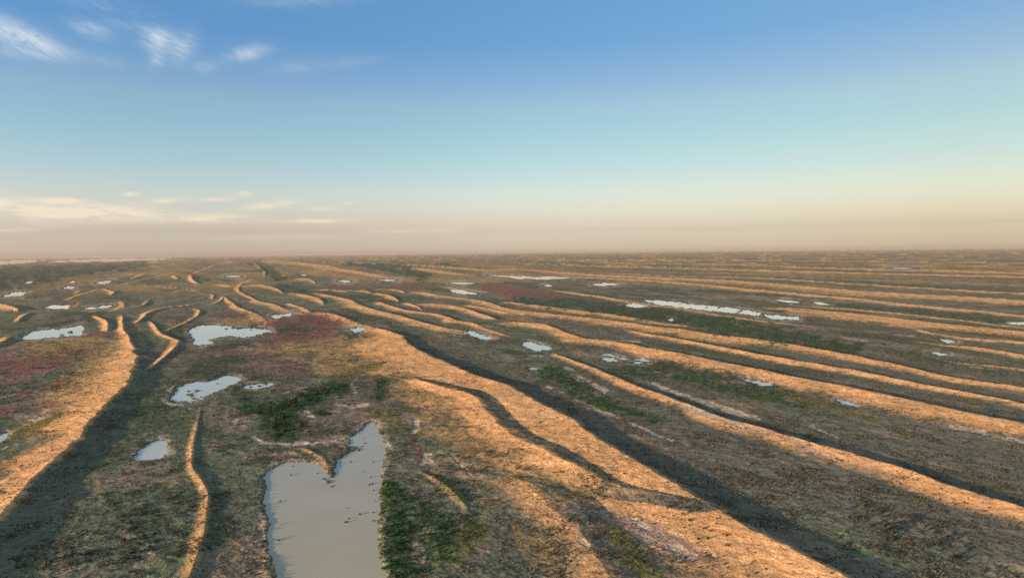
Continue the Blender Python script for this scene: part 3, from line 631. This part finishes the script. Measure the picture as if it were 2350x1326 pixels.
    z = z * np.clip(1 - dz / 20, 0.5, 1) + dz + zr * (1 - 0.5 * np.clip(sand, 0, 1))
    # ---------------- ground cover
    lp = fbm(PX / 34 + 3, PY * VS / 34, 81, 4)
    lp2 = fbm(PX / 11 + 7, PY * VS / 11, 83, 3)
    big = fbm(u / 130, v / 420, 91, 4)
    big2 = fbm(u / 60, v / 150, 93, 4)
    fine = fbm(x / 2.6, y / 2.6, 95, 3) * fade(4) + 0.5 * (1 - fade(4))
    C = {k: np.array(c, np.float32) for k, c in ALBEDO.items()}

    def mix(c, k, a):
        a = a[:, None]
        return c * (1 - a) + C[k] * a
    c = np.repeat(C['scrub'][None], N, 0)
    c = mix(c, 'dryg', sm(0.40, 0.60, big))
    c = mix(c, 'dark', 0.75 * sm(0.52, 0.66, big2))
    c = mix(c, 'dgreen', 0.7 * sm(0.50, 0.66, fbm(u / 90 + 40, v / 300, 97, 4)))
    c = mix(c, 'mud', 0.5 * sm(0.60, 0.70, fbm(u / 30 + 9, v / 70, 99, 4)))
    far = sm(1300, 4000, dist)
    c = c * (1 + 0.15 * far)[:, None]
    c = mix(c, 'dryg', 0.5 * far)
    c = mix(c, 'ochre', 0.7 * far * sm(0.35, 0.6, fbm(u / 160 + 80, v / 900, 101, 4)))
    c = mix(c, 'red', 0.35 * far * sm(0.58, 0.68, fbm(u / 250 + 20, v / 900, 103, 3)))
    green_w = np.zeros(N, np.float32)
    sk = 0.6 * fade(16)
    streak = sk * fbm(u / 10 + 5, v / 34, 121, 4) + (1 - sk) * fbm(PX / 60 + PY / 25, (PY * VS - PX * 0.3) / 9, 123, 4)
    mott = fbm(x / 4.5, y / 4.5, 125, 3) * fade(8) + 0.5 * (1 - fade(8))
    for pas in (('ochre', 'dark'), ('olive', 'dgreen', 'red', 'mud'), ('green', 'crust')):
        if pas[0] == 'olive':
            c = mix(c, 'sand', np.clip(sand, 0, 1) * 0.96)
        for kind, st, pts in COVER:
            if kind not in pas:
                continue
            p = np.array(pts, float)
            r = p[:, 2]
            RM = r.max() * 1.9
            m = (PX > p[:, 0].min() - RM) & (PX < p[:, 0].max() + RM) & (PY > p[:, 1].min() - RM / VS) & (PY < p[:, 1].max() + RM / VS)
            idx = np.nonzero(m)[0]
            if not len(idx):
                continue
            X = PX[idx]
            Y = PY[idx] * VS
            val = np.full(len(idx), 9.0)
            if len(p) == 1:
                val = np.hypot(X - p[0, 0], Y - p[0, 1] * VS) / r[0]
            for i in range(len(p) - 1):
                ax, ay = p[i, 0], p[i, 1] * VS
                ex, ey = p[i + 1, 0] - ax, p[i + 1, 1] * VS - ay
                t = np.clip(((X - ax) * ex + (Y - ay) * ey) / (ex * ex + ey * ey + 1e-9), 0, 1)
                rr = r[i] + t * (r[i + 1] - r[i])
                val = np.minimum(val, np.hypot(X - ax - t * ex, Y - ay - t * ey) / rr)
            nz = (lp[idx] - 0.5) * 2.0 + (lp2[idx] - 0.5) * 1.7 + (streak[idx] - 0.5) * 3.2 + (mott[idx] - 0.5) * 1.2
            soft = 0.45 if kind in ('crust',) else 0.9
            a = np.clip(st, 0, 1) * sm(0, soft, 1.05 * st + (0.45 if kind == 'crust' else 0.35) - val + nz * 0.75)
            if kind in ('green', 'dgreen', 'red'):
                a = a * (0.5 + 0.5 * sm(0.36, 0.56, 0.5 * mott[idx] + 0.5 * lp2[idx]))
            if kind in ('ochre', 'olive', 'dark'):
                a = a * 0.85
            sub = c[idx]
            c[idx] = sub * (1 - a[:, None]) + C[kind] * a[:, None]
            if kind in ('green', 'dgreen'):
                green_w[idx] = np.maximum(green_w[idx], a)
            if kind == 'crust' or kind == 'mud':
                z[idx] -= 0.25 * a * fade(6)[idx]
    # ---------------- ponds cut into the land
    shore = np.full(N, 1e4, np.float32)
    wet = np.zeros(N, np.float32)
    for j, poly in enumerate(pond_px):
        M = 66
        m = (PX > poly[:, 0].min() - M) & (PX < poly[:, 0].max() + M) & (PY > poly[:, 1].min() - M / VS) & (PY < poly[:, 1].max() + M / VS)
        idx = np.nonzero(m)[0]
        if not len(idx):
            continue
        P2 = poly * [1, VS]
        sdp = seg_dist(PX[idx], PY[idx] * VS, P2)
        sz = min(np.ptp(poly[:, 0]), np.ptp(poly[:, 1]) * VS)
        for (pi, ix, iy, ir) in ISLETS:
            if pi == j:
                sdp = np.maximum(sdp, ir - np.hypot(PX[idx] - ix, (PY[idx] - iy) * VS))
        na = min(6.0, 0.16 * sz)
        sdp = sdp + (lp2[idx] - 0.5) * 2.2 * na + (vn(PX[idx] / 4, PY[idx] * VS / 4, 111) - 0.5) * na * 0.9
        water = sm(1.0, -1.0, sdp)
        near = sm(min(26, 3 + 0.45 * sz), 2, sdp)
        zz = z[idx] - dz[idx] * sm(60, 5, sdp)
        rim = np.clip(0.02 + 0.03 * np.maximum(sdp, 0), 0, 9)
        zz = np.where(near > 0, np.minimum(zz, rim + (zz - rim) * (1 - near)), zz)
        zz = np.where(sdp < 1.0, zz * (1 - water) + (-0.75) * water, zz)
        z[idx] = zz
        shore[idx] = np.minimum(shore[idx], sdp)
        wet[idx] = np.maximum(wet[idx], water)
    wetmud = sm(7.5, 0.5, shore) * (shore > -3) * sm(0.3, 0.5, lp2)
    c = c * (1 - wetmud[:, None] * 0.8) + np.array((0.10, 0.08, 0.065), np.float32) * (wetmud[:, None] * 0.8)
    rimn = sm(0.38, 0.56, lp) * sm(20, 4, shore)
    c = mix(c, 'crust', 0.75 * rimn * sm(2, 8, shore) * (1 - green_w) * (shore > -2))
    c = mix(c, 'bed', wet)
    # patchy wear of the cover at a few metres
    c = c * (0.72 + 0.56 * fine)[:, None] * (0.86 + 0.28 * lp2)[:, None] * (0.62 + 0.76 * streak)[:, None]
    veg = np.clip(1 - 0.75 * sand, 0, 1) * (1 - wet)
    return z.astype(np.float32), np.clip(c, 0.004, 0.9).astype(np.float32), veg, green_w, shore, sand, PX, PY


# ------------------------------------------------------------------ materials
def ground_material():
    m = bpy.data.materials.new("ground_cover")
    m.use_nodes = True
    m.node_tree.nodes.clear()
    T = NT(m.node_tree)
    at = T.new('ShaderNodeAttribute', attribute_name='cover')
    pos = T.new('ShaderNodeNewGeometry').outputs['Position']
    n1 = T.noise(pos, 0.9, 5, 0.65)
    n2 = T.noise(pos, 0.16, 4, 0.6)
    n3 = T.noise(pos, 0.02, 4, 0.6)
    n4 = T.noise(pos, 1.7, 3, 0.6)
    dens = T.noise(pos, 0.05, 4, 0.6)
    tuft = T.m('MULTIPLY_ADD', n4, 9.0, T.m('MULTIPLY_ADD', dens, 4.0, -7.25), clamp=True)
    f = T.m('MULTIPLY', T.m('MULTIPLY_ADD', n1, 1.6, 0.23), T.m('MULTIPLY_ADD', n2, 1.0, 0.5))
    f = T.m('MULTIPLY', f, T.m('MULTIPLY_ADD', n3, 0.7, 0.65))
    f = T.m('MULTIPLY', f, T.m('MULTIPLY_ADD', tuft, -0.5, 1.12))
    cb = T.new('ShaderNodeCombineXYZ')
    for i in range(3):
        T.l.new(f, cb.inputs[i])
    col = T.mix(1.0, at.outputs['Color'], cb.outputs[0], 'MULTIPLY')
    bs = T.new('ShaderNodeBsdfPrincipled')
    T.l.new(col, bs.inputs['Base Color'])
    bs.inputs['Roughness'].default_value = 0.95
    bs.inputs['Specular IOR Level'].default_value = 0.08
    bump = T.new('ShaderNodeBump')
    bump.inputs['Strength'].default_value = 0.9
    bump.inputs['Distance'].default_value = 0.6
    T.l.new(T.m('ADD', n1, T.m('MULTIPLY', n2, 2.0)), bump.inputs['Height'])
    T.l.new(bump.outputs[0], bs.inputs['Normal'])
    out = T.new('ShaderNodeOutputMaterial')
    T.l.new(bs.outputs[0], out.inputs[0])
    return m


def water_material(name, base):
    m = bpy.data.materials.new(name)
    m.use_nodes = True
    T = NT(m.node_tree)
    bs = m.node_tree.nodes['Principled BSDF']
    pos = T.new('ShaderNodeNewGeometry').outputs['Position']
    n = T.noise(pos, 0.035, 3, 0.5)
    col = T.mix(n, tuple(b * 0.9 for b in base), tuple(b * 1.1 for b in base))
    T.l.new(col, bs.inputs['Base Color'])
    bs.inputs['Roughness'].default_value = 0.05
    bs.inputs['IOR'].default_value = 1.33
    bump = T.new('ShaderNodeBump')
    bump.inputs['Strength'].default_value = 0.04
    bump.inputs['Distance'].default_value = 0.05
    T.l.new(T.noise(pos, 1.2, 3, 0.6), bump.inputs['Height'])
    T.l.new(bump.outputs[0], bs.inputs['Normal'])
    return m


def leaf_material(name, c1, c2):
    m = bpy.data.materials.new(name)
    m.use_nodes = True
    T = NT(m.node_tree)
    bs = m.node_tree.nodes['Principled BSDF']
    pos = T.new('ShaderNodeNewGeometry').outputs['Position']
    n = T.noise(pos, 0.07, 3, 0.6)
    n2 = T.noise(pos, 1.5, 2, 0.6)
    f = T.m('MULTIPLY_ADD', T.m('ADD', n, n2), 1.6, -1.1, clamp=True)
    T.l.new(T.mix(f, c1, c2), bs.inputs['Base Color'])
    bs.inputs['Roughness'].default_value = 0.9
    bs.inputs['Specular IOR Level'].default_value = 0.1
    return m


def mesh_np(name, verts, faces, mats, smooth=False, mat_index=None):
    """verts (N,3), faces (M,k) arrays -> mesh"""
    me = bpy.data.meshes.new(name)
    M, k = faces.shape
    me.vertices.add(len(verts))
    me.vertices.foreach_set('co', np.ascontiguousarray(verts, np.float32).ravel())
    me.loops.add(M * k)
    me.loops.foreach_set('vertex_index', np.ascontiguousarray(faces, np.int32).ravel())
    me.polygons.add(M)
    me.polygons.foreach_set('loop_start', np.arange(0, M * k, k, dtype=np.int32))
    me.polygons.foreach_set('loop_total', np.full(M, k, np.int32))
    if smooth:
        me.polygons.foreach_set('use_smooth', np.ones(M, bool))
    for mt in mats:
        me.materials.append(mt)
    if mat_index is not None:
        me.polygons.foreach_set('material_index', np.ascontiguousarray(mat_index, np.int32))
    me.update(calc_edges=True)
    return me


def link(name, me, **props):
    o = bpy.data.objects.new(name, me)
    COL.objects.link(o)
    for k, v in props.items():
        o[k] = v
    return o


# ------------------------------------------------------------------ the land: one sheet round the camera, out to the horizon
def build_ground():
    core = np.arctan(np.arange(-0.93, 0.9301, 1.8 / F))
    side = np.concatenate([np.radians(np.arange(-180, -75, 2.0)), np.radians(np.arange(-75, -43, 0.22)), core, np.radians(np.arange(43.1, 75, 0.22)), np.radians(np.arange(76, 180, 2.0))])
    th = side[(side >= -math.pi) & (side < math.pi - 0.02)]
    inv = np.arange(1 / 185.0, 1 / 90000.0, -6.6e-6)
    rr = np.concatenate([[8, 30, 60, 95, 125, 150, 170], 1 / inv, [92000.0]])
    R, TH = np.meshgrid(rr, th, indexing='ij')
    x = (R * np.sin(TH)).ravel()
    y = (R * np.cos(TH)).ravel()
    z, c, *_ = terrain(x, y)
    nr, nt = len(rr), len(th)
    i = np.arange(nr - 1)[:, None]
    j = np.arange(nt)[None, :]
    j2 = (j + 1) % nt
    q = np.stack([i * nt + j + 0 * j2, i * nt + j2 + 0 * j, (i + 1) * nt + j2, (i + 1) * nt + j], -1).reshape(-1, 4)
    # close the middle under the drone
    cen = len(x)
    verts = np.stack([np.append(x, 0), np.append(y, 0), np.append(z, z[0])], 1)
    fan = np.stack([np.full(nt, cen), np.full(nt, cen), (np.arange(nt) + 1) % nt, np.arange(nt)], 1)
    half = nt // 2
    fanq = []
    for a in range(0, nt - 1, 2):
        fanq.append((cen, (a + 2) % nt, a + 1, a))
    if nt % 2:
        pass
    faces = np.vstack([q[:, ::-1], np.array(fanq, int)])
    me = mesh_np("ground", verts, faces, [ground_material()], smooth=True)
    ca = me.color_attributes.new('cover', 'FLOAT_COLOR', 'POINT')
    full = np.ones((len(verts), 4), np.float32)
    full[:-1, :3] = c
    full[-1, :3] = c[0]
    ca.data.foreach_set('color', full.ravel())
    return link("ground", me, kind='structure')


build_ground()


# ------------------------------------------------------------------ ponds
def build_ponds():
    mats = dict(big=water_material("turbid_water", (0.43, 0.395, 0.315)), mid=water_material("shallow_water", (0.54, 0.56, 0.55)), salt=water_material("salt_crusted_water", (0.80, 0.80, 0.78)), far=water_material("far_water", (0.56, 0.57, 0.55)))
    for label, kind, poly in PONDS:
        p = np.array(poly, float) * [1, VS]
        if np.sum(p[:, 0] * np.roll(p[:, 1], -1) - np.roll(p[:, 0], -1) * p[:, 1]) < 0:
            p = p[::-1]
        e = np.roll(p, -1, 0) - p
        n = np.stack([e[:, 1], -e[:, 0]], 1)
        n /= np.linalg.norm(n, axis=1)[:, None] + 1e-9
        nv = n + np.roll(n, 1, 0)
        nv /= np.linalg.norm(nv, axis=1)[:, None] + 1e-9
        grow = 5.0 if kind in ('big', 'mid') else 3.0
        p = (p + nv * grow) / [1, VS]
        p[:, 1] = np.maximum(p[:, 1], 590.5 if p[0, 0] < 600 else 575)
        x, y = unproj(p[:, 0], p[:, 1])
        bm = bmesh.new()
        vs = [bm.verts.new((a, b, -0.22)) for a, b in zip(x, y)]
        f = bm.faces.new(vs)
        f.normal_update()
        if f.normal.z < 0:
            f.normal_flip()
        bmesh.ops.triangulate(bm, faces=[f])
        me = bpy.data.meshes.new("pond")
        bm.to_mesh(me)
        bm.free()
        me.materials.append(mats[kind])
        link("pond", me, label=label, category='pond', kind='structure')


build_ponds()


# ------------------------------------------------------------------ shrubs
def leaf_cloud(rg, n, rx, ry, rz, size, lumps=5):
    """n small leaf triangles spread through a lumpy dome"""
    lc = rg.normal(0, 0.42, (lumps, 3))
    lc[:, 2] = np.abs(lc[:, 2]) * 0.9 + 0.25
    k = rg.integers(0, lumps, n)
    d = rg.normal(0, 1, (n, 3))
    d /= np.linalg.norm(d, axis=1)[:, None]
    rad = rg.uniform(0.25, 0.55, lumps)[k] * rg.uniform(0.55, 1.0, n) ** 0.5
    c = lc[k] + d * rad[:, None]
    c[:, 2] = np.abs(c[:, 2])
    c *= [rx, ry, rz]
    a = rg.normal(0, 1, (n, 3))
    a /= np.linalg.norm(a, axis=1)[:, None]
    b = np.cross(a, d)
    b /= np.linalg.norm(b, axis=1)[:, None] + 1e-6
    s = (size * rg.uniform(0.6, 1.4, n))[:, None]
    v = np.stack([c + a * s, c - a * s * 0.6 + b * s * 0.8, c - a * s * 0.6 - b * s * 0.8], 1)
    v[:, :, 2] = np.maximum(v[:, :, 2], 0.0)
    return v.reshape(-1, 3)


LEAF = dict(green=leaf_material("bush_leaves", (0.012, 0.034, 0.012), (0.034, 0.072, 0.024)),
            dark=leaf_material("dark_scrub_leaves", (0.018, 0.022, 0.016), (0.045, 0.050, 0.034)),
            dry=leaf_material("dry_scrub_leaves", (0.045, 0.042, 0.028), (0.13, 0.11, 0.07)))
WOOD = leaf_material("twigs", (0.05, 0.038, 0.028), (0.09, 0.07, 0.05))


def shrub_mesh(seed, leaf, n=150, tall=0.7):
    rg = np.random.default_rng(seed)
    v = leaf_cloud(rg, n, 1.0, 1.0, tall * 1.3, 0.17, 6)
    # forked stems
    sv = []
    for k in range(5):
        an = rg.uniform(0, 6.28)
        tip = np.array([math.cos(an) * 0.5, math.sin(an) * 0.5, tall * rg.uniform(0.5, 0.9)])
        for q in range(3):
            a0 = 2.094 * q
            a1 = a0 + 2.094
            b0 = np.array([math.cos(a0), math.sin(a0), 0]) * 0.05
            b1 = np.array([math.cos(a1), math.sin(a1), 0]) * 0.05
            sv += [b0 - [0, 0, 0.1], b1 - [0, 0, 0.1], tip]
    sv = np.array(sv)
    vv = np.vstack([v, sv])
    f = np.arange(len(vv)).reshape(-1, 3)
    mi = np.concatenate([np.zeros(len(v) // 3, int), np.ones(len(sv) // 3, int)])
    return mesh_np("shrub", vv, f, [LEAF[leaf], WOOD], mat_index=mi)


SHRUBS = {k: [shrub_mesh(s, k, 170, t) for s, t in ((1, 0.7), (2, 0.85), (3, 0.6), (4, 1.0))] for k in ('green', 'dark')}


def stroke_points(rg, strokes, n):
    """n pixel positions scattered along strokes (x, y, radius)"""
    segs = []
    for st in strokes:
        for a, b in zip(st[:-1], st[1:]):
            segs.append((a, b, math.hypot(b[0] - a[0], (b[1] - a[1]) * VS) * (a[2] + b[2]) + 1))
        if len(st) == 1:
            segs.append((st[0], st[0], st[0][2] ** 2))
    w = np.array([s[2] for s in segs])
    out = []
    for k in rg.choice(len(segs), n, p=w / w.sum()):
        a, b, _ = segs[k]
        t = rg.uniform()
        r = a[2] + t * (b[2] - a[2])
        q = r * math.sqrt(rg.uniform())
        an = rg.uniform(0, 6.28)
        out.append((a[0] + t * (b[0] - a[0]) + q * math.cos(an), a[1] + t * (b[1] - a[1]) + q * math.sin(an) / VS))
    return np.array(out)


GROVES = [
    # group, label, leaf, count, size range (m), strokes
    ("bushes of the thicket beyond the big pond", "dark green bush in the dense thicket beyond the big pond", 'green', 85, (1.6, 3.4),
     [[(560, 943, 12), (620, 946, 22), (700, 918, 24), (785, 888, 16)], [(630, 960, 26), (650, 1000, 20)], [(735, 952, 16)], [(690, 975, 14)]]),
    ("bushes on the shore right of the big pond", "dark green bush on the grassy shore right of the big pond", 'green', 80, (0.7, 1.6),
     [[(884, 1100, 6), (895, 1150, 22), (905, 1210, 30), (900, 1270, 26), (905, 1330, 30)], [(985, 1180, 40), (1000, 1250, 40)]]),
    ("shrubs along the left edge of the big pond", "low dark shrub on the muddy left edge of the big pond", 'dark', 22, (0.5, 0.9),
     [[(600, 1110, 5), (598, 1160, 5), (606, 1200, 5), (606, 1250, 6), (616, 1310, 6)]]),
    ("shrubs on the left valley floor", "dark shrub on the bare left valley floor beside the path ridge", 'dark', 45, (0.8, 1.9),
     [[(300, 1150, 50), (330, 1230, 70), (310, 1300, 80)], [(190, 1260, 60), (150, 1300, 60)]]),
    ("shrubs on the right valley floor", "dark shrub on the greyish valley floor right of the main dune", 'dark', 45, (0.9, 2.2),
     [[(1725, 1070, 8), (1728, 1100, 6)], [(1780, 1105, 8)], [(1900, 1110, 6), (1960, 1140, 10)], [(1980, 1170, 50), (2120, 1230, 70), (2250, 1290, 70)], [(1890, 1150, 20), (1940, 1148, 8)], [(2020, 1100, 8), (2060, 1120, 8)]]),
    ("shrubs on the sunny face of the main dune", "lone dark shrub on the sunlit orange face of the main dune", 'dark', 22, (0.7, 1.5),
     [[(1230, 1060, 20), (1300, 1090, 30), (1400, 1140, 40)], [(1560, 1180, 60), (1700, 1260, 60)]]),
]


def build_shrubs():
    rg = np.random.default_rng(23)
    for group, label, leaf, n, (s0, s1), strokes in GROVES:
        p = stroke_points(rg, strokes, n * 2)
        x, y = unproj(p[:, 0], p[:, 1])
        z, c, veg, gw, shore, sand, *_ = terrain(x, y)
        ok = np.nonzero((z > -0.1) & (shore > 0.5))[0][:n]
        for k, i in enumerate(ok):
            o = link("shrub", SHRUBS[leaf][k % 4], label=label, category='shrub', group=group)
            s = rg.uniform(s0, s1) * 0.75
            o.location = (x[i], y[i], z[i] - 0.03)
            o.rotation_euler = (0, 0, rg.uniform(0, 6.28))
            o.scale = (s, s * rg.uniform(0.75, 1.2), s * rg.uniform(0.75, 1.1))
    # tussocks standing in the big pond
    tv = []
    rg2 = np.random.default_rng(3)
    for k in range(46):
        an = rg2.uniform(0, 6.28)
        r = 0.35 * math.sqrt(rg2.uniform())
        b = np.array([math.cos(an) * r, math.sin(an) * r, 0])
        lean = rg2.normal(0, 0.22, 3)
        lean[2] = 1
        tip = b * 1.5 + lean * rg2.uniform(0.45, 0.85)
        w = np.array([-math.sin(an), math.cos(an), 0]) * 0.06
        tv += [b - w, b + w, tip]
    tuft = mesh_np("tussock", np.array(tv), np.arange(len(tv)).reshape(-1, 3), [LEAF['dark']])
    spots = [(671, 1070), (668, 1090), (728, 1086), (780, 1062), (805, 1060), (832, 1082), (850, 1095), (855, 1110), (797, 1166), (798, 1198), (858, 1125), (862, 1150),
             (794, 1198), (826, 1180), (800, 1190), (856, 1060), (832, 1024), (835, 1006), (848, 1112), (857, 1176), (858, 1195), (643, 1150), (640, 1240)]
    for (a, b) in spots:
        x, y = unproj(a, b, -0.25)
        o = link("tussock", tuft, label="small dark tussock standing in the shallow water of the big pond", category='tussock', group="tussocks in the big pond")
        s = rg.uniform(0.6, 1.2)
        o.location = (float(x), float(y), -0.3)
        o.rotation_euler = (0, 0, rg.uniform(0, 6.28))
        o.scale = (s * 1.6, s, s)


build_shrubs()


def build_scrub():
    """the uncountable low scrub over valley floors and dunes, one mesh"""
    rg = np.random.default_rng(77)
    n = 760000
    r = np.sqrt(rg.uniform(180 ** 2, 1500 ** 2, n * 3))
    r = r[rg.uniform(0, 1, len(r)) < np.minimum(1, (380 / r) ** 1.6)][:n]
    th = rg.uniform(-0.90, 0.90, len(r))
    x = r * np.sin(th)
    y = r * np.cos(th)
    z, c, veg, gw, shore, sand, PX, PY = terrain(x, y)
    clump = fbm(x / 9, y / 9, 201, 3)
    clump2 = fbm(x / 30, y / 30, 203, 3)
    bare = np.clip((c.mean(1) - 0.18) * 4, 0, 1)
    prob = (0.07 + 0.75 * sm(0.46, 0.62, clump) * (0.25 + 0.75 * sm(0.38, 0.6, clump2))) * (1 - 0.62 * np.clip(sand, 0, 1) ** 2.5) * (1 - 0.6 * bare) + 0.5 * gw
    keep = (rg.uniform(0, 1, len(x)) < prob) & (shore > 0.3) & (z > -0.12)
    x, y, z, gw, sand = x[keep], y[keep], z[keep], gw[keep], sand[keep]
    m = len(x)
    K = 8
    size = (0.26 + 0.52 * rg.uniform(0, 1, m) ** 2.0) * (1 + 0.4 * np.clip(np.hypot(x, y) / 600 - 0.6, 0, 1))
    d = rg.normal(0, 1, (m, K, 3))
    d /= np.linalg.norm(d, axis=2)[:, :, None]
    d[:, :, 2] = np.abs(d[:, :, 2])
    cc = d * rg.uniform(0.2, 0.9, (m, K, 1)) * [1, 1, 0.8]
    a = rg.normal(0, 1, (m, K, 3))
    a /= np.linalg.norm(a, axis=2)[:, :, None]
    b = np.cross(a, d)
    b /= np.linalg.norm(b, axis=2)[:, :, None] + 1e-6
    s = rg.uniform(0.35, 0.7, (m, K, 1))
    v = np.stack([cc + a * s, cc - a * s * 0.5 + b * s * 0.8, cc - a * s * 0.5 - b * s * 0.8], 2)
    v[..., 2] = np.maximum(v[..., 2], -0.1)
    v = v * size[:, None, None, None] + np.stack([x, y, z], 1)[:, None, None, :]
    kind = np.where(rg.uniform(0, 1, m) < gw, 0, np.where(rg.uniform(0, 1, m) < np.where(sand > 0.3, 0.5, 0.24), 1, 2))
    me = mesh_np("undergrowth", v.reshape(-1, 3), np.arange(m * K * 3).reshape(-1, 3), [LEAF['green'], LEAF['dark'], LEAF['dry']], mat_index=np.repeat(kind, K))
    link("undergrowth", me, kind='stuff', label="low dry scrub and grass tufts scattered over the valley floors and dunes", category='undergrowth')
    print("scrub tufts", m)


build_scrub()


# ------------------------------------------------------------------ haze
HAZE = 0.5 / 23000
def build_haze():
    bm = bmesh.new()
    bmesh.ops.create_cube(bm, size=1.0)
    me = bpy.data.meshes.new("haze")
    bm.to_mesh(me)
    bm.free()
    m = bpy.data.materials.new("air")
    m.use_nodes = True
    m.node_tree.nodes.clear()
    T = NT(m.node_tree)
    pv = T.new('ShaderNodeVolumePrincipled')
    pv.inputs['Color'].default_value = (0.42, 0.40, 0.41, 1)
    pv.inputs['Density'].default_value = HAZE
    out = T.new('ShaderNodeOutputMaterial')
    T.l.new(pv.outputs[0], out.inputs['Volume'])
    me.materials.append(m)
    o = link("haze", me, kind='stuff')
    o.scale = (190000, 190000, 140)
    o.location = (0, 0, 130 - 70 - 2)


build_haze()
